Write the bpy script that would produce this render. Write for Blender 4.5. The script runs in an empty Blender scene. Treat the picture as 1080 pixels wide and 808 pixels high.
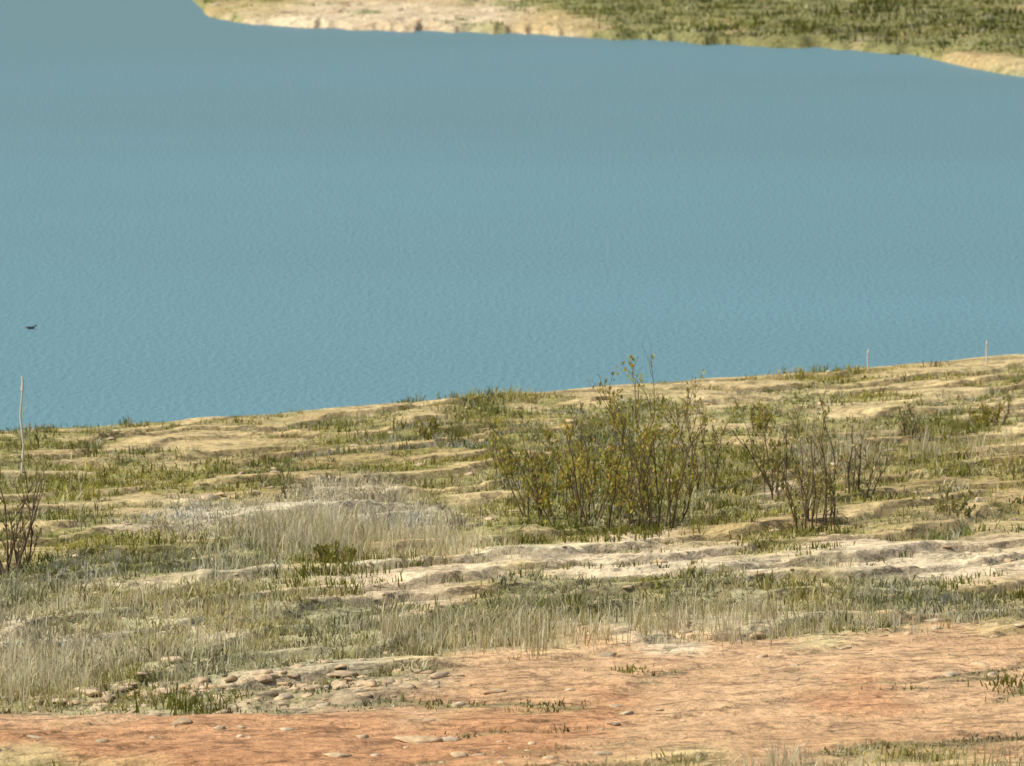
import bpy, math, numpy as np
from mathutils import Vector
rng = np.random.default_rng(7)
R = math.radians
scene = bpy.context.scene
scene.view_settings.view_transform = 'Standard'
scene.view_settings.look = 'None'
scene.view_settings.exposure = 0

# ------------------------------------------------------------------ site constants
HC = 9.4          # eye height above lake level (m)
PITCH = 6.7       # degrees below horizontal
F = 540 / math.tan(R(6.0))

# ------------------------------------------------------------------ noise helpers
TAB = np.random.default_rng(3).random((16, 256, 256))
def vn(x, y, s=0):
    xi = np.floor(x).astype(np.int64); yi = np.floor(y).astype(np.int64)
    fx = x - xi; fy = y - yi
    fx = fx*fx*(3-2*fx); fy = fy*fy*(3-2*fy)
    T = TAB[s % 16]
    a = T[xi & 255, yi & 255]; b = T[(xi+1) & 255, yi & 255]
    c = T[xi & 255, (yi+1) & 255]; d = T[(xi+1) & 255, (yi+1) & 255]
    return (a*(1-fx)+b*fx)*(1-fy)+(c*(1-fx)+d*fx)*fy
def fbm(x, y, s=0, o=4, g=0.5):
    t = 0; a = 1; n = 0
    for i in range(o):
        t = t + a*vn(x, y, s+i); n += a; a *= g
        x, y = (x*1.62+y*1.17)+13.7, (y*1.62-x*1.17)+7.1
    return t/n
def band(x, y, s=0, o=4, g=0.55):
    """noise that keeps its east-west stretch in every octave"""
    t = 0; a = 1; n = 0
    for i in range(o):
        t = t + a*vn(x+3.3*i, y+y*0+5.1*i, s+i); n += a; a *= g
        x, y = x*2.07+1.3, y*1.93+2.7
    return t/n
def ss(a, b, x):
    t = np.clip((x-a)/(b-a), 0, 1); return t*t*(3-2*t)

# ------------------------------------------------------------------ land form
def near_shore(x):
    xx = np.clip(x, -60, 60)
    return 76.9+0.66*xx-0.0028*np.sign(xx)*xx*xx + .7*(fbm(x*0.35+5, x*0+2.2, 2, 3)-0.5) + 0.3*(vn(x*1.9, x*0+9, 4)-0.5)
FX = np.array([-900,-200,-60,-30,-20,-16.2,-14.5,-13.8,-10,-5.8,-1,2.4,6.2,10,13.4,15.5,16.9,18.4,21,26,40,100,900])
FY = np.array([900,520,420,330,275,246,230,223,214,210,207.5,205,200,196,193,189,179,172,168,160,150,140,140])
def far_shore(x):
    return np.interp(x, FX, FY) + 1.8*(fbm(x*0.45, x*0+3.3, 5, 3)-0.5)+2.2*(vn(x*1.3, x*0+1, 6)-.5)+1.2*(vn(x*3.6, x*0+1, 7)-.5)
def base_h(x, y):
    d = near_shore(x)-y
    zn = np.where(d > 0, 0.20+0.035*np.minimum(d, 110), 0.20+0.35*d)
    yb = np.clip(33-y, 0, 36)
    zn = zn+0.0043*yb*yb
    e = y-far_shore(x)
    zf = np.where(e > 0, 0.22*ss(0, 1.2, e)+0.014*e+0.00005*np.clip(e-60, 0, 900)**2, 0.3*e)
    z = np.maximum(zn, zf)
    return np.maximum(z, -1.8), d, e

# plan of the ground cover, read off along bearings from the viewpoint
ROWS = [375,385,400,420,440,460,480,500,520,540,560,580,600,620,640,660,680,700,720,740,760,780,800,820]
MAP = ["smmmsmmsmmssmmssms",
       "mmsmmmmsmmsmssmsss",
       "mmmmgmmmmsmmsmgmsm",
       "mgmmgsmmgmmgmmmsmm",
       "gmmsmgmmgmggmgmmgm",
       "ggsssmggmgdgmmgggm",
       "gggmggmggmdddgdggm",
       "ggmggmggmdddddmggm",
       "ggsmmwwmmddddpdggs",
       "ggmwwwwwmgdddgmgmm",
       "gmpwwwwwmgmpmgmmgm",
       "mgggddmmpppppmpppp",
       "gkgkkgpppsppppmppp",
       "kkkkkmppmkkmkkmkkm",
       "kkkkkkkmkkkkkkkkkk",
       "wkkwkkkkkkkkkkkmts",
       "wwkkkkkkkmtpttsttt",
       "wkkkkkkmtttttttttt",
       "kkmknnnntttttttrtt",
       "nnnnnnntttrtttrrtt",
       "ttrrrrrtrrrttttttt",
       "rrrrrrrrrrrttttttt",
       "srrrrrrrrrttsttsst",
       "gmmrrrrrrttmstsmss"]
FROWS = [-20,-5,10,25,40,52,66,80]
FMAP = ["gggggggggggggggggg",
        "ssgggmmssggggggggg",
        "sssmsppppsgggggdgg",
        "sssmpppppsmgmgdgdd",
        "gggsppppppggdgddgg",
        "ggggsssspsdgdgggmg",
        "ggggsssssssgmgmsms",
        "ggggsssssssssssssn"]
#         dens  soil rgb             blade rgb            height  stone
CL = {
 's': (.18, (.60,.465,.225), (.36,.33,.09), .075, .25),
 'm': (.43, (.57,.44,.215), (.34,.315,.09), .085, .6),
 'g': (.68, (.40,.34,.14), (.295,.29,.074), .10, .35),
 'd': (1.0, (.25,.23,.08), (.245,.245,.06), .13, .1),
 'w': (.74, (.58,.49,.31), (.66,.58,.38), .15, .1),
 'k': (.68, (.46,.39,.23), (.41,.38,.185), .12, .35),
 'p': (.08, (.70,.56,.35), (.34,.32,.12), .07, .55),
 't': (.02, (.61,.385,.20), (.30,.26,.11), .05, .16),
 'r': (.02, (.555,.30,.145), (.30,.26,.11), .05, .2),
 'n': (.36, (.50,.385,.23), (.34,.31,.12), .08, 1.5),
}
def tab(m):
    return np.array([[[CL[c][0], *CL[c][1], *CL[c][2], CL[c][3], CL[c][4]] for c in r] for r in m])
TN, TF = tab(MAP), tab(FMAP)
TF[..., 0] = np.where(TF[..., 0] > .6, .84, TF[..., 0])
TF[..., 1:7] *= np.where(TF[..., :1] > .6, .72, 1)
TF[..., 4] *= .9
def bil(T, rows, u, v):
    c = np.clip((u-30)/60, 0, 16.999); ci = c.astype(int); cf = (c-ci)[..., None]
    r = np.clip(np.interp(v, rows, np.arange(len(rows))), 0, len(rows)-1.001); ri = r.astype(int); rf = (r-ri)[..., None]
    cf = cf*cf*(3-2*cf); rf = rf*rf*(3-2*rf)
    return (T[ri, ci]*(1-cf)+T[ri, ci+1]*cf)*(1-rf)+(T[ri+1, ci]*(1-cf)+T[ri+1, ci+1]*cf)*rf
def cover(x, y, z):
    ys = np.maximum(y, 5.0)
    t = (HC-z)/ys
    v = 404+F*np.tan(np.arctan(t)-R(PITCH)); u = 540+F*x/ys*0.993
    near = y < 120
    n1 = band(x*0.7, y*0.6, 6, 4)-0.5; n2 = band(x*0.55+40, y*0.8+9, 7, 4)-0.5
    # outside the surveyed strip let the plan repeat mirrored
    u = np.where(u < 0, -u, u); u = np.where(u > 1080, 2160-u, u); u = np.clip(np.abs(u), 0, 1080)
    A = bil(TN, ROWS, u+90*n1, v+26*n2)
    m1 = fbm(x*0.2, y*0.12, 8, 3)-0.5; m2 = fbm(x*0.25+4, y*0.2, 9, 3)-0.5
    B = bil(TF, FROWS, u+90*m1, v+13*m2)
    return np.where(near[..., None], A, B)
# old strand lines: stepped benches that follow the waterline
def ledge_field(x, y):
    d = near_shore(x)-y
    return -d/1.75 + 2.6*band(x*.16, y*.22, 10, 3, .5) + 1.0*(band(x*.55, y*.5, 12, 3, .5)-.5)
def low_high(a):
    fr = a-np.floor(a)
    amp = .25+.75*ss(.3, .6, vn(np.floor(a)*7.3, np.floor(a)*0+3.1, 4))
    return ss(.72, .97, fr)*amp, (1-ss(.16, .42, fr))*amp, fr
def strength(x, y):
    return ss(.27, .5, vn(x*.42+9, y*.5+4, 15))
def patchy(x, y):
    lo, hi, _ = low_high(ledge_field(x, y))
    k = strength(x, y)*(y < 120)
    far = y > 120
    return np.where(far, fbm(x*.45, y*.16, 1, 4), band(x*.6, y*.9, 1, 5, .62))+k*(.17*lo-.29*hi)+.045
def cov(dens, pt):
    return ss(.24, .46, dens*.72+(pt-.5)*1.15)
def height(x, y):
    z, d, e = base_h(x, y)
    c = cover(x, y, z)
    track = ss(.34, .05, c[..., 0])*ss(.50, .53, c[..., 1])*ss(.32, .27, c[..., 3])
    land = np.clip(np.maximum(d, e)*.8, 0, 1)
    a = ledge_field(x, y)
    _, _, fr = low_high(a)
    b = band(x*.9+2, y*1.2, 11, 3, .45)
    q = fbm(x*6, y*4, 12, 2)
    saw = np.where(fr < .06, fr/.06, 1-(fr-.06)/.94)
    rel = .085*saw*(.15+.85*strength(x, y)) - .04 + .035*(ss(.45, .462, b)+ss(.56, .572, b)-1) + 0.02*(q-.5)
    rel = rel+.16*(fbm(x*.22, y*.18, 14, 2)-.5)
    relt = 0.04*(fbm(x*0.5, y*0.35, 13, 3)-.5)+0.022*saw+0.014*ss(.5, .52, b)+0.014*ss(.4, .42, b)+0.012*(q-.5)
    near = (y < 120)
    r = np.where(near, rel*(1-track)+relt*track, (0.35*(fbm(x*.3, y*.3, 3, 4)-.5)+0.10*ss(.48, .50, b)))
    hills = np.clip(y-330, 0, 2000)*0.05*(0.4+fbm(x*.006, y*.004, 1, 4)*1.2)
    return z + land*r + np.where(y > 330, hills, 0)*(e > 0), c, a, b

# ------------------------------------------------------------------ materials
def nodemat(name):
    m = bpy.data.materials.new(name); m.use_nodes = True
    nt = m.node_tree; nt.nodes.clear()
    out = nt.nodes.new('ShaderNodeOutputMaterial')
    return m, nt, out
def N(nt, t, **k):
    n = nt.nodes.new(t)
    for a, b in k.items():
        if hasattr(n, a): setattr(n, a, b)
        else: n.inputs[a].default_value = b
    return n
def ground_mat():
    m, nt, out = nodemat('earth')
    L = nt.links.new
    at = N(nt, 'ShaderNodeAttribute', attribute_name='Col')
    geo = N(nt, 'ShaderNodeNewGeometry')
    def noise(sc, det=5, rough=.6, stretch=(1, .6, 1)):
        mp = N(nt, 'ShaderNodeMapping'); mp.inputs['Scale'].default_value = stretch
        L(geo.outputs['Position'], mp.inputs['Vector'])
        n = N(nt, 'ShaderNodeTexNoise'); n.inputs['Scale'].default_value = sc
        n.inputs['Detail'].default_value = det; n.inputs['Roughness'].default_value = rough
        L(mp.outputs[0], n.inputs['Vector']); return n
    def ramp(src, a, b, lo, hi):
        r = N(nt, 'ShaderNodeMapRange'); r.inputs['From Min'].default_value = a; r.inputs['From Max'].default_value = b
        r.inputs['To Min'].default_value = lo; r.inputs['To Max'].default_value = hi
        L(src, r.inputs['Value']); return r
    def streak(n, w, lo):
        ab = N(nt, 'ShaderNodeMath', operation='SUBTRACT'); ab.inputs[1].default_value = .5; L(n.outputs['Fac'], ab.inputs[0])
        ab2 = N(nt, 'ShaderNodeMath', operation='ABSOLUTE'); L(ab.outputs[0], ab2.inputs[0])
        return ramp(ab2.outputs[0], .0, w, lo, 1.0)
    def mul(a, b):
        mu = N(nt, 'ShaderNodeMath', operation='MULTIPLY'); L(a.outputs[0], mu.inputs[0]); L(b.outputs[0], mu.inputs[1]); return mu
    n1 = noise(2.2, 6, .65, (.6, .8, 1)); n2 = noise(9, 5, .7, (.8, .6, 1)); n3 = noise(2.2, 4, .55, (.4, .8, 1)); n4 = noise(6, 4, .6, (.5, .6, 1))
    f = mul(ramp(n1.outputs['Fac'], .3, .7, .82, 1.2), ramp(n2.outputs['Fac'], .3, .7, .68, 1.28))
    f = mul(f, streak(n3, .03, .5)); f = mul(f, streak(n4, .03, .70))
    vm = N(nt, 'ShaderNodeVectorMath', operation='SCALE'); L(at.outputs['Color'], vm.inputs[0]); L(f.outputs[0], vm.inputs['Scale'])
    bs = N(nt, 'ShaderNodeBsdfPrincipled'); bs.inputs['Roughness'].default_value = .95
    bs.inputs['Specular IOR Level'].default_value = .15
    L(vm.outputs[0], bs.inputs['Base Color'])
    b1 = N(nt, 'ShaderNodeBump'); b1.inputs['Strength'].default_value = .9; b1.inputs['Distance'].default_value = .06
    L(n2.outputs['Fac'], b1.inputs['Height'])
    b2 = N(nt, 'ShaderNodeBump'); b2.inputs['Strength'].default_value = .8; b2.inputs['Distance'].default_value = .12
    L(n1.outputs['Fac'], b2.inputs['Height']); L(b1.outputs[0], b2.inputs['Normal'])
    L(b2.outputs[0], bs.inputs['Normal']); L(bs.outputs[0], out.inputs[0])
    return m
def veg_mat(name, trans=.35):
    m, nt, out = nodemat(name); L = nt.links.new
    at = N(nt, 'ShaderNodeAttribute', attribute_name='Col')
    d = N(nt, 'ShaderNodeBsdfDiffuse'); t = N(nt, 'ShaderNodeBsdfTranslucent')
    mx = N(nt, 'ShaderNodeMixShader'); mx.inputs[0].default_value = trans
    L(at.outputs['Color'], d.inputs[0]); L(at.outputs['Color'], t.inputs[0])
    L(d.outputs[0], mx.inputs[1]); L(t.outputs[0], mx.inputs[2]); L(mx.outputs[0], out.inputs[0])
    return m
def stone_mat():
    m, nt, out = nodemat('stone'); L = nt.links.new
    at = N(nt, 'ShaderNodeAttribute', attribute_name='Col')
    geo = N(nt, 'ShaderNodeNewGeometry')
    n = N(nt, 'ShaderNodeTexNoise'); n.inputs['Scale'].default_value = 14; n.inputs['Detail'].default_value = 5
    L(geo.outputs['Position'], n.inputs['Vector'])
    r = N(nt, 'ShaderNodeMapRange'); r.inputs['From Min'].default_value = .3; r.inputs['From Max'].default_value = .7
    r.inputs['To Min'].default_value = .7; r.inputs['To Max'].default_value = 1.2; L(n.outputs['Fac'], r.inputs['Value'])
    vm = N(nt, 'ShaderNodeVectorMath', operation='SCALE'); L(at.outputs['Color'], vm.inputs[0]); L(r.outputs[0], vm.inputs['Scale'])
    bs = N(nt, 'ShaderNodeBsdfPrincipled'); bs.inputs['Roughness'].default_value = .9
    L(vm.outputs[0], bs.inputs['Base Color'])
    b = N(nt, 'ShaderNodeBump'); b.inputs['Strength'].default_value = .6; b.inputs['Distance'].default_value = .03
    L(n.outputs['Fac'], b.inputs['Height']); L(b.outputs[0], bs.inputs['Normal']); L(bs.outputs[0], out.inputs[0])
    return m
def water_mat():
    m, nt, out = nodemat('lake_water'); L = nt.links.new
    geo = N(nt, 'ShaderNodeNewGeometry')
    def noise(sc, st, det=3):
        mp = N(nt, 'ShaderNodeMapping'); mp.inputs['Scale'].default_value = st; mp.inputs['Rotation'].default_value = (0, 0, .05)
        L(geo.outputs['Position'], mp.inputs['Vector'])
        n = N(nt, 'ShaderNodeTexNoise'); n.inputs['Scale'].default_value = sc; n.inputs['Detail'].default_value = det
        L(mp.outputs[0], n.inputs['Vector']); return n
    a = noise(9, (1, .35, 1), 6); b = noise(1.0, (.5, .35, 1), 5); c = noise(.035, (.6, 1.3, 1), 5)
    b1 = N(nt, 'ShaderNodeBump'); b1.inputs['Strength'].default_value = 1; b1.inputs['Distance'].default_value = .036
    L(a.outputs['Fac'], b1.inputs['Height'])
    b2 = N(nt, 'ShaderNodeBump'); b2.inputs['Strength'].default_value = .15; b2.inputs['Distance'].default_value = .08
    L(b.outputs['Fac'], b2.inputs['Height']); L(b1.outputs[0], b2.inputs['Normal'])
    sp = N(nt, 'ShaderNodeSeparateXYZ'); L(geo.outputs['Position'], sp.inputs[0])
    ad = N(nt, 'ShaderNodeMath', operation='MULTIPLY_ADD'); ad.inputs[1].default_value = 170
    L(c.outputs['Fac'], ad.inputs[0]); L(sp.outputs['Y'], ad.inputs[2])
    mr = N(nt, 'ShaderNodeMapRange'); mr.inputs['From Min'].default_value = 150; mr.inputs['From Max'].default_value = 285
    L(ad.outputs[0], mr.inputs['Value'])
    cr = N(nt, 'ShaderNodeValToRGB'); cr.color_ramp.elements[0].color = (.134, .276, .312, 1); cr.color_ramp.elements[1].color = (.124, .230, .242, 1)
    L(mr.outputs[0], cr.inputs[0])
    bs = N(nt, 'ShaderNodeBsdfPrincipled'); bs.inputs['Roughness'].default_value = .4; bs.inputs['IOR'].default_value = 1.33
    bs.inputs['Specular IOR Level'].default_value = .3
    L(cr.outputs[0], bs.inputs['Base Color']); L(b2.outputs[0], bs.inputs['Normal']); L(bs.outputs[0], out.inputs[0])
    return m
M_G, M_V, M_S, M_W = ground_mat(), veg_mat('grass_blades', .4), stone_mat(), water_mat()
M_L = veg_mat('leaves', .45); M_T = veg_mat('twigs', .0)

def mk(name, V, Fc, mats, col=None, midx=None, smooth=False):
    me = bpy.data.meshes.new(name)
    V = np.asarray(V, np.float32); Fc = np.asarray(Fc, np.int32)
    me.vertices.add(len(V)); me.vertices.foreach_set('co', V.ravel())
    m, k = Fc.shape
    me.loops.add(m*k); me.loops.foreach_set('vertex_index', Fc.ravel())
    me.polygons.add(m); me.polygons.foreach_set('loop_start', np.arange(m, dtype=np.int32)*k)
    if smooth: me.polygons.foreach_set('use_smooth', np.ones(m, bool))
    for mt in mats: me.materials.append(mt)
    if midx is not None: me.polygons.foreach_set('material_index', np.asarray(midx, np.int32))
    me.update(calc_edges=True)
    if col is not None:
        a = me.color_attributes.new('Col', 'FLOAT_COLOR', 'POINT')
        c = np.ones((len(V), 4), np.float32); c[:, :3] = col; a.data.foreach_set('color', c.ravel())
    ob = bpy.data.objects.new(name, me); scene.collection.objects.link(ob)
    return ob

# ------------------------------------------------------------------ ground sheet
def axis(parts):
    out = []
    for a, b, s in parts: out.append(np.arange(a, b, s))
    return np.concatenate(out)
pos = axis([(0, 9.6, .06), (9.6, 30, .25), (30, 80, 2.5), (80, 400, 20), (400, 1601, 100)])
xs = np.concatenate([-pos[:0:-1], pos])
ys = axis([(-120, 20, 5), (20, 35, .5), (35, 90, .045), (90, 165, 2.5), (165, 262, .28), (262, 400, 4), (400, 2201, 60)])
X, Y = np.meshgrid(xs, ys)
Z, C, NA, NB = height(X, Y)
ny, nx = X.shape
col = C[..., 1:4].copy()
dens = C[..., 0]
green = cov(dens, patchy(X, Y))[..., None]
turf = C[..., 4:7]*.9+0.02
bare = np.maximum(col, np.array([.47, .365, .175]))
near = (Y < 120)
redness = ss(.42, .30, C[..., 2])[..., None]*(dens < .3)[..., None]
bare = bare*(1-redness)+col*redness
tr = (C[..., 0] < .12) & (C[..., 3] < .30)
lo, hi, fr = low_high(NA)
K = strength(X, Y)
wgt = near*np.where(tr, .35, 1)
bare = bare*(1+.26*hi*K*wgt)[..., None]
col = bare*(1-green*.75)+turf*green*.75
tint = (fbm(X*.35, Y*.3, 2, 4)-.5)[..., None]
col = col*(1+tint*np.array([.3, .45, .6]))
edge_shade = (ss(.88, .97, fr)+(fr < .06))*K  # shade on and below the ledge risers, painted into the ground colour
edge_shade = edge_shade+.6*np.exp(-((NB-.456)/.009)**2)+.6*np.exp(-((NB-.566)/.009)**2)
col *= (1-.42*np.clip(edge_shade, 0, 1)*wgt)[..., None]
d = near_shore(X)-Y
wet = np.exp(-np.clip(d+.6, 0, 9)/.2)*near
col *= (1-.45*wet)[..., None]
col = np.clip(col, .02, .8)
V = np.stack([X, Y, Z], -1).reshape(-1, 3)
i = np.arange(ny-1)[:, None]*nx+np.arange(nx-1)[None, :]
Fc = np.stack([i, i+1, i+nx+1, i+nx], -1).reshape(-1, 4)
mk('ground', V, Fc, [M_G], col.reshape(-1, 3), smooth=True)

# ------------------------------------------------------------------ water
W = mk('lake_water', [(-1800, 40, 0), (1800, 40, 0), (1800, 2400, 0), (-1800, 2400, 0)], [(0, 1, 2, 3)], [M_W])

# ------------------------------------------------------------------ grass
def blades(bx, by, h, w, colr, lean=.45):
    n = len(bx)
    z = height(bx, by)[0]-.01
    a = rng.normal(0, .7, n)
    la = rng.random(n)*2*np.pi; ln = rng.random(n)*lean*h
    dx, dy = np.cos(a)*w/2, np.sin(a)*w/2
    lx, ly = np.cos(la)*ln, np.sin(la)*ln
    P = np.zeros((n, 5, 3))
    P[:, 0] = np.stack([bx-dx, by-dy, z], -1); P[:, 1] = np.stack([bx+dx, by+dy, z], -1)
    mx, my, mz = bx+lx*.35, by+ly*.35, z+h*.6
    P[:, 2] = np.stack([mx-dx*.8, my-dy*.8, mz], -1); P[:, 3] = np.stack([mx+dx*.8, my+dy*.8, mz], -1)
    P[:, 4] = np.stack([bx+lx, by+ly, z+h*(1-.35*(ln/h))], -1)
    T = np.array([[0, 1, 3], [0, 3, 2], [2, 3, 4]])
    Fb = (np.arange(n)[:, None, None]*5+T[None]).reshape(-1, 3)
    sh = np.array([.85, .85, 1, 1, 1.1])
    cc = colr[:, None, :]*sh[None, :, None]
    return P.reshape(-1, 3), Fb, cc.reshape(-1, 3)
def grass(name, nt, ylo, yhi, xk, nb, wid, hs, spread, straw=.28):
    y = ylo+(yhi-ylo)*rng.random(nt)
    x = (rng.random(nt)*2-1)*y*xk
    z, dd, ee = base_h(x, y)
    c = cover(x, y, z)
    pr = cov(c[:, 0], patchy(x, y))
    keep = (rng.random(nt) < pr) & (np.maximum(dd, ee) > -.1)
    x, y, c = x[keep], y[keep], c[keep]
    hh = c[:, 7]*(.35+1.35*rng.random(len(x))**1.8)*hs*(.6+.9*vn(x*.9, y*.5, 3))
    base = c[:, 4:7]*(.32+1.1*rng.random((len(x), 1)))
    st = (rng.random(len(x)) < straw*(.5+vn(x*.6, y*.4, 8)))[:, None]
    base = np.where(st, np.array([.66, .58, .36])*(.7+.5*rng.random((len(x), 1))), base)
    yel = (vn(x*.7+3, y*.5, 9)-.5)[:, None]
    base = base*(1+yel*np.array([.5, .3, -.3]))
    x = np.repeat(x, nb); y = np.repeat(y, nb); hh = np.repeat(hh, nb); base = np.repeat(base, nb, 0)
    n = len(x)
    sp = spread*(.4+rng.random(n))
    x = x+rng.normal(0, 1.6, n)*sp; y = y+rng.normal(0, 1, n)*sp
    hh = hh*(.5+.7*rng.random(n)); base = np.clip(base*(.8+.4*rng.random((n, 1))), .01, .75)
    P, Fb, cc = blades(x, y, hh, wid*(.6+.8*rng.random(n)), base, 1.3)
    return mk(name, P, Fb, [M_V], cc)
grass('shore_grass', 37000, 34, 88, .135, 9, .014, 1.0, .055)
grass('meadow_grass', 17000, 168, 262, .14, 6, .055, 2.0, .18, .08)

# ------------------------------------------------------------------ plotting positions on near ground
def P(u, v):
    t = math.tan(math.atan((v-404)/F)+R(PITCH)); k = (u-540)/F
    y = 6.42/(t-.035+.01925*k)
    for _ in range(4):
        z = float(height(np.array([k*y]), np.array([y]))[0][0]); y = (HC-z)/t
    return k*y*1.007, y
def px(y): return y/F

def tuft_patch(name, spots, colr, wid=.011, lean=.5, per=11):
    bx, by, hh, cc = [], [], [], []
    for (u, v, su, sv, n, hp) in spots:
        for _ in range(max(1, n//per)):
            uu, vv = u+rng.normal()*su, v+rng.normal()*sv
            t = math.tan(math.atan((vv-404)/F)+R(PITCH)); k = (uu-540)/F; y = 6.42/(t-.035+.01925*k)
            H = hp*px(y)*(.25+.8*rng.random()); tc = np.array(colr)*(.7+.5*rng.random()); sp = .03+.07*rng.random()
            if rng.random() < .25: tc = tc*np.array([.62, .62, .42])
            for _ in range(per):
                bx.append(k*y+rng.normal()*sp*1.4); by.append(y+rng.normal()*sp*1.4); hh.append(H*(.5+.6*rng.random()))
                cc.append(tc*(.8+.4*rng.random()))
    Pv, Fb, c = blades(np.array(bx), np.array(by), np.array(hh), wid*(.6+.8*rng.random(len(bx))), np.clip(np.array(cc), 0, .8), lean)
    return mk(name, Pv, Fb, [M_V], c)
dry = [
 (300,562,32,9,700,46),(340,577,38,9,700,44),(400,564,50,9,700,38),(470,572,35,8,400,34),(260,585,30,8,200,34),
 (30,702,32,10,900,46),(60,690,35,10,400,38),(200,680,60,14,420,34),(120,640,60,14,320,30),(250,640,50,12,280,32),
 (450,667,40,8,360,44),(520,670,30,7,320,46),(600,664,60,7,320,34),(700,657,40,8,330,42),(780,652,50,8,260,38),
 (860,650,60,8,200,32),(960,640,60,8,180,26),
 (890,482,30,8,220,46),(950,472,45,8,220,40),(1040,467,40,8,140,32),(780,520,60,8,100,28),
 (980,545,60,8,120,24),(860,590,60,6,70,20),(330,620,60,6,120,22)]
tuft_patch('dry_grass', [(a,b,c,d,int(n*1.7),h) for a,b,c,d,n,h in dry]+
 [(900,812,70,7,300,56),(1000,812,60,7,300,54),(760,814,80,5,180,40),(1060,795,20,8,90,34),(840,800,80,12,120,32)], (.75,.66,.43), .0085, .7)
tuft_patch('green_grass', [
 (350,600,40,6,450,24),(410,585,20,4,200,20),(300,610,30,5,220,20),(200,728,22,4,200,24),(160,718,20,4,80,18),
 (660,702,10,1.5,60,12),(1070,722,12,4,120,22),(30,808,30,3,160,16),(250,436,8,1,50,14),(150,440,8,1,50,14),
 (430,418,8,1.5,50,14),(515,412,6,1.5,40,16),(90,700,30,6,120,22),(870,577,60,3,160,14),(640,592,40,3,120,12),
 (950,627,60,5,300,22),(1000,612,40,5,180,20),(600,642,60,7,250,22),(760,632,60,7,220,22),(480,640,50,7,180,22),
 (100,470,60,5,260,16),(120,500,50,5,260,16),(260,480,60,5,220,16),(450,455,50,4,220,18),(900,610,70,4,160,18),
 (630,556,60,4,300,20),(700,558,30,4,160,20),(860,552,30,3,120,20),(1030,450,40,6,200,18),(60,540,40,6,200,18),(90,600,60,6,200,18)],
 (.25,.25,.06), .013, .9)

# ------------------------------------------------------------------ stones
def ico():
    import bmesh
    bm = bmesh.new(); bmesh.ops.create_icosphere(bm, subdivisions=2, radius=1)
    v = np.array([p.co[:] for p in bm.verts]); f = np.array([[q.index for q in p.verts] for p in bm.faces]); bm.free()
    return v, f
IV, IF = ico()
def stones(name, n, ylo, yhi, xk, s0, s1, extra=(), pw=3.5):
    y = ylo+(yhi-ylo)*rng.random(n)**1.1; x = (rng.random(n)*2-1)*y*xk
    z, dd, ee = base_h(x, y); c = cover(x, y, z)
    pt = fbm(x*.9, y*.6, 4, 3)
    lo, hi, _ = low_high(ledge_field(x, y))
    keep = (rng.random(n) < c[:, 8]*ss(.35, .6, pt)*(.6+1.2*lo)) & (np.maximum(dd, ee) > .8)
    x, y = x[keep], y[keep]
    s = s0+(s1-s0)*rng.random(len(x))**pw
    if extra:
        ex = np.array([(*P(u, v), r) for u, v, r in extra])
        x = np.append(x, ex[:, 0]); y = np.append(y, ex[:, 1]); s = np.append(s, ex[:, 2])
    n = len(x); z = height(x, y)[0]
    sc = np.stack([s*(.8+.9*rng.random(n)), s*(.7+.5*rng.random(n)), s*(.28+.28*rng.random(n))], -1)
    ang = rng.normal(0, .6, n)
    VV = np.repeat(IV[None], n, 0)
    off = rng.random((n, 1))*100
    bump = 1+.9*(vn(VV[..., 0]*1.9+off, VV[..., 1]*1.9+VV[..., 2]*1.5+off, 2)-.5)
    VV = VV*bump[..., None]
    for _ in range(5):
        nn = rng.normal(0, 1, (n, 3)); nn /= np.linalg.norm(nn, axis=1, keepdims=True)
        dd_ = np.einsum('nij,nj->ni', VV, nn)-.62
        VV = VV-np.clip(dd_, 0, 9)[..., None]*nn[:, None, :]
    VV = VV*sc[:, None, :]*1.15
    ca, sa = np.cos(ang)[:, None], np.sin(ang)[:, None]
    xx = VV[..., 0]*ca-VV[..., 1]*sa; yy = VV[..., 0]*sa+VV[..., 1]*ca
    VV = np.stack([xx+x[:, None], yy+y[:, None], VV[..., 2]+(z+sc[:, 2]*.1)[:, None]], -1)
    FF = (np.arange(n)[:, None, None]*len(IV)+IF[None]).reshape(-1, 3)
    cc = np.array([.60, .46, .28])*(.7+.4*rng.random((n, 1)))*(1+np.array([.12, 0, -.15])*(rng.random((n, 1))-.3))
    return mk(name, VV.reshape(-1, 3), FF, [M_S], np.repeat(cc, len(IV), 0))
ex = [(435,780,.11),(215,527,.13),(200,530,.09),(800,662,.09),(830,665,.07),(990,655,.09),(340,745,.07)]
for _ in range(150):
    u = rng.random()*470; ex.append((u, 741-.055*u+rng.normal()*8, .03+.055*rng.random()))
for _ in range(50):
    u = rng.random()*1080; ex.append((u, 665-.02*abs(u-800)+(u < 500)*60+rng.normal()*6, .02+.04*rng.random()))
stones('loose_stones', 10000, 35, 84, .135, .015, .075, ex, 2.8)
stones('shore_rocks', 1500, 168, 250, .13, .06, .4)

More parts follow.
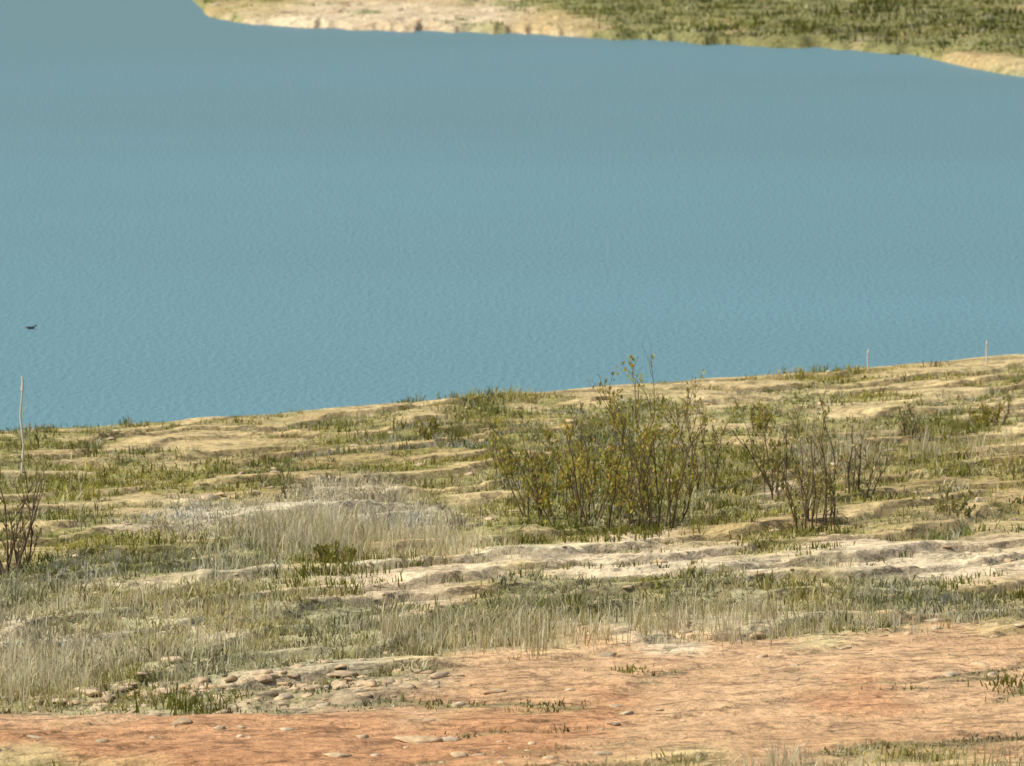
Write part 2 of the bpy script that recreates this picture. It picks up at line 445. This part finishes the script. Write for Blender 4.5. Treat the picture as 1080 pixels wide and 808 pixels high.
# ------------------------------------------------------------------ shrubs
def tube(pts, r0, r1, k=4):
    pts = np.array(pts); n = len(pts); V = []; Fq = []
    for i, p in enumerate(pts):
        r = r0+(r1-r0)*i/(n-1)
        for j in range(k):
            a = 2*math.pi*j/k; V.append(p+np.array([math.cos(a)*r, math.sin(a)*r, 0]))
    for i in range(n-1):
        for j in range(k):
            Fq.append((i*k+j, i*k+(j+1) % k, (i+1)*k+(j+1) % k, (i+1)*k+j))
    return V, Fq
def shrub(name, u, v, wpx, hpx, stems=14, leaves=1600, leafc=(.42,.385,.09), twigc=(.16,.125,.075), lsize=.052, rad=.012):
    x0, y0 = P(u, v); Wd = wpx*px(y0)/2; H = hpx*px(y0)*.97
    V, Fq, mi, cc = [], [], [], []
    paths = []
    def grow(p, dirv, ln, r, depth):
        pts = [p]; n = 6
        d0 = np.array(dirv)
        for i in range(n):
            d0 = d0+rng.normal(0, .13, 3)*np.array([1, 1, .4]); d0[2] += .05; d0 = d0/np.linalg.norm(d0)
            pts.append(pts[-1]+d0*ln/n)
        a, f = tube(pts, r, r*.35); o = len(V)
        V.extend(a); Fq.extend([tuple(q+o for q in t) for t in f]); mi.extend([0]*len(f))
        tc = np.array(twigc)*(.6+.9*rng.random()); cc.extend([tc]*len(a))
        paths.append((pts, depth))
        if depth < 2:
            for _ in range(4 if depth == 0 else 2):
                q = pts[rng.integers(1, n)]
                sd = d0+rng.normal(0, .5, 3); sd[2] = abs(sd[2])+.4; sd /= np.linalg.norm(sd)
                grow(q, sd, ln*(.28+.24*rng.random()), r*.55, depth+1)
    for s in range(stems):
        a = rng.random()*2*math.pi; rr = rng.random()**.6
        bx, by = x0+math.cos(a)*Wd*.55*rr, y0+math.sin(a)*Wd*.55*rr
        bz = float(height(np.array([bx]), np.array([by]))[0][0])-.03
        dv = np.array([math.cos(a)*rr*.65*Wd/H*1.1, math.sin(a)*rr*.6*Wd/H, 1.0]); dv /= np.linalg.norm(dv)
        grow(np.array([bx, by, bz]), dv, H*(.35+.62*rng.random()), rad*(.7+.6*rng.random()), 0)
    vig = rng.random(len(paths))**2.4+.04; vig /= vig.sum()
    pick = rng.choice(len(paths), leaves, p=vig)
    for li in pick:
        pts, dp = paths[li]
        i = rng.integers(0, len(pts)-1); t = rng.random()
        c = pts[i]*(1-t)+pts[i+1]*t+rng.normal(0, .025, 3)
        L = lsize*(.6+.9*rng.random()); w = L*.26
        dr = rng.normal(0, .6, 3); dr[2] = abs(dr[2])+.8; dr /= np.linalg.norm(dr)
        sd = np.cross(dr, rng.normal(0, 1, 3)); sd /= np.linalg.norm(sd)+1e-6
        o = len(V)
        V.extend([c, c+dr*L*.5+sd*w, c+dr*L, c+dr*L*.5-sd*w]); Fq.append((o, o+1, o+2, o+3)); mi.append(1)
        lc = np.array(leafc)*(.5+.9*rng.random()); lc = lc*np.array([1+.5*(rng.random()-.4), 1, 1]); cc.extend([lc]*4)
    return mk(name, np.array(V), np.array(Fq), [M_T, M_L], np.array(cc), mi)
shrub('shrub', 622, 553, 165, 150, 20, 1900)
shrub('shrub', 690, 556, 115, 168, 15, 1200)
shrub('shrub', 735, 520, 80, 110, 8, 360)
shrub('shrub', 570, 545, 70, 90, 8, 420)
shrub('shrub', 862, 548, 100, 130, 12, 450, (.38,.36,.12))
shrub('shrub', 818, 520, 70, 95, 8, 280, (.38,.36,.12))
shrub('shrub', 905, 520, 60, 85, 8, 220, (.46,.42,.22))
shrub('bare_shrub', 12, 605, 70, 135, 12, 160, (.30,.29,.12), (.15,.11,.075))
shrub('small_shrub', 697, 392, 12, 34, 4, 20, (.2,.2,.07), (.12,.09,.06), .035, .009)
shrub('small_shrub', 800, 455, 70, 36, 8, 300)
shrub('small_shrub', 1040, 450, 70, 34, 9, 350)
shrub('small_shrub', 450, 460, 40, 36, 6, 160, (.34,.32,.09))
shrub('small_shrub', 960, 465, 60, 38, 8, 200, (.42,.39,.18))
shrub('small_shrub', 350, 598, 60, 20, 8, 400, (.30,.29,.075))
shrub('small_shrub', 1000, 545, 90, 26, 9, 300, (.32,.31,.11))
shrub('small_shrub', 530, 500, 60, 40, 8, 260, (.34,.32,.09))
# pale dead stalks: one slightly kinked stem with a short side spur and a thicker seed head
def stalk(u, v, hp, r):
    x0, y0 = P(u, v); H = hp*px(y0); z0 = float(height(np.array([x0]), np.array([y0]))[0][0])-.03
    pts = [(x0, y0, z0), (x0+.02*H, y0, z0+.3*H), (x0-.01*H, y0+.01, z0+.6*H), (x0+.015*H, y0, z0+.85*H)]
    V, Fq = tube(pts, r, r*.7, 6)
    a, f = tube([pts[3], (x0+.02*H, y0, z0+.93*H), (x0+.015*H, y0, z0+H)], r*1.5, r*.5, 6); o = len(V); V += a; Fq += [tuple(q+o for q in t) for t in f]
    a, f = tube([pts[2], (x0+.05*H, y0, z0+.68*H), (x0+.07*H, y0, z0+.76*H)], r*.6, r*.3, 6); o = len(V); V += a; Fq += [tuple(q+o for q in t) for t in f]
    mk('dead_stalk', np.array(V), np.array(Fq), [M_T], np.tile([.66, .63, .54], (len(V), 1)))
for (u, v, h, r) in [(22,500,106,.016),(272,434,22,.010),(915,392,26,.014),(1040,384,28,.014)]:
    stalk(u, v, h, r)

# ------------------------------------------------------------------ water bird
def bird(x, y, head):
    st = [(-.17,.055,.006,.004),(-.13,.05,.035,.018),(-.07,.035,.06,.04),(0,.025,.07,.048),(.06,.035,.055,.042),(.09,.055,.033,.032),
          (.105,.075,.024,.024),(.118,.092,.026,.024),(.135,.10,.026,.024),(.155,.10,.018,.017),(.17,.095,.009,.007),(.20,.09,.004,.002)]
    V, Fq = [], []; k = 12
    for i, (px_, pz, rw, rh) in enumerate(st):
        for j in range(k):
            a = 2*math.pi*j/k
            V.append((px_, math.cos(a)*rw, pz+math.sin(a)*rh))
    for i in range(len(st)-1):
        for j in range(k): Fq.append((i*k+j, i*k+(j+1) % k, (i+1)*k+(j+1) % k, (i+1)*k+j))
    V = np.array(V)*.62
    cc = np.where(V[:, :1] > .1, np.array([[.25,.18,.05]]), np.where(V[:, 2:] < .015, np.array([[.16,.14,.12]]), np.array([[.06,.06,.06]])))
    ob = mk('duck', V, Fq, [M_T], cc, smooth=True)
    ob.location = (x, y, 0.0); ob.rotation_euler = (0, 0, head); return ob
k = (30-540)/F; yb = HC/math.tan(math.atan((347-404)/F)+R(PITCH)); bird(k*yb, yb, R(15))

# ------------------------------------------------------------------ light
world = bpy.data.worlds.new('World'); scene.world = world; world.use_nodes = True
nt = world.node_tree; nt.nodes.clear()
o = nt.nodes.new('ShaderNodeOutputWorld'); bg = nt.nodes.new('ShaderNodeBackground'); sk = nt.nodes.new('ShaderNodeTexSky')
sk.sky_type = 'NISHITA'; sk.sun_disc = False
EL, AZ = 50, -95
sk.sun_elevation = R(EL); sk.sun_rotation = R(AZ)
sk.dust_density = 3.0; sk.ozone_density = .6; sk.air_density = 1.0
bg.inputs[1].default_value = .115
nt.links.new(sk.outputs[0], bg.inputs[0]); nt.links.new(bg.outputs[0], o.inputs[0])
sl = bpy.data.lights.new('sun', 'SUN'); sl.energy = 3.95; sl.angle = R(.5); sl.color = (1, .95, .86)
so = bpy.data.objects.new('sun', sl); scene.collection.objects.link(so)
dirv = Vector((math.sin(R(AZ))*math.cos(R(EL)), math.cos(R(AZ))*math.cos(R(EL)), math.sin(R(EL))))
so.rotation_euler = dirv.to_track_quat('Z', 'Y').to_euler(); so.location = (0, 0, 60)

# ------------------------------------------------------------------ camera
cd = bpy.data.cameras.new('camera'); cam = bpy.data.objects.new('camera', cd); scene.collection.objects.link(cam)
cd.sensor_fit = 'HORIZONTAL'; cd.sensor_width = 36; cd.lens = 18/math.tan(R(6.0)); cd.clip_start = .5; cd.clip_end = 6000
cd.dof.use_dof = True; cd.dof.focus_distance = 50; cd.dof.aperture_fstop = 4.0
cam.location = (0, 0, HC); cam.rotation_euler = (R(90-PITCH), 0, 0)
scene.camera = cam
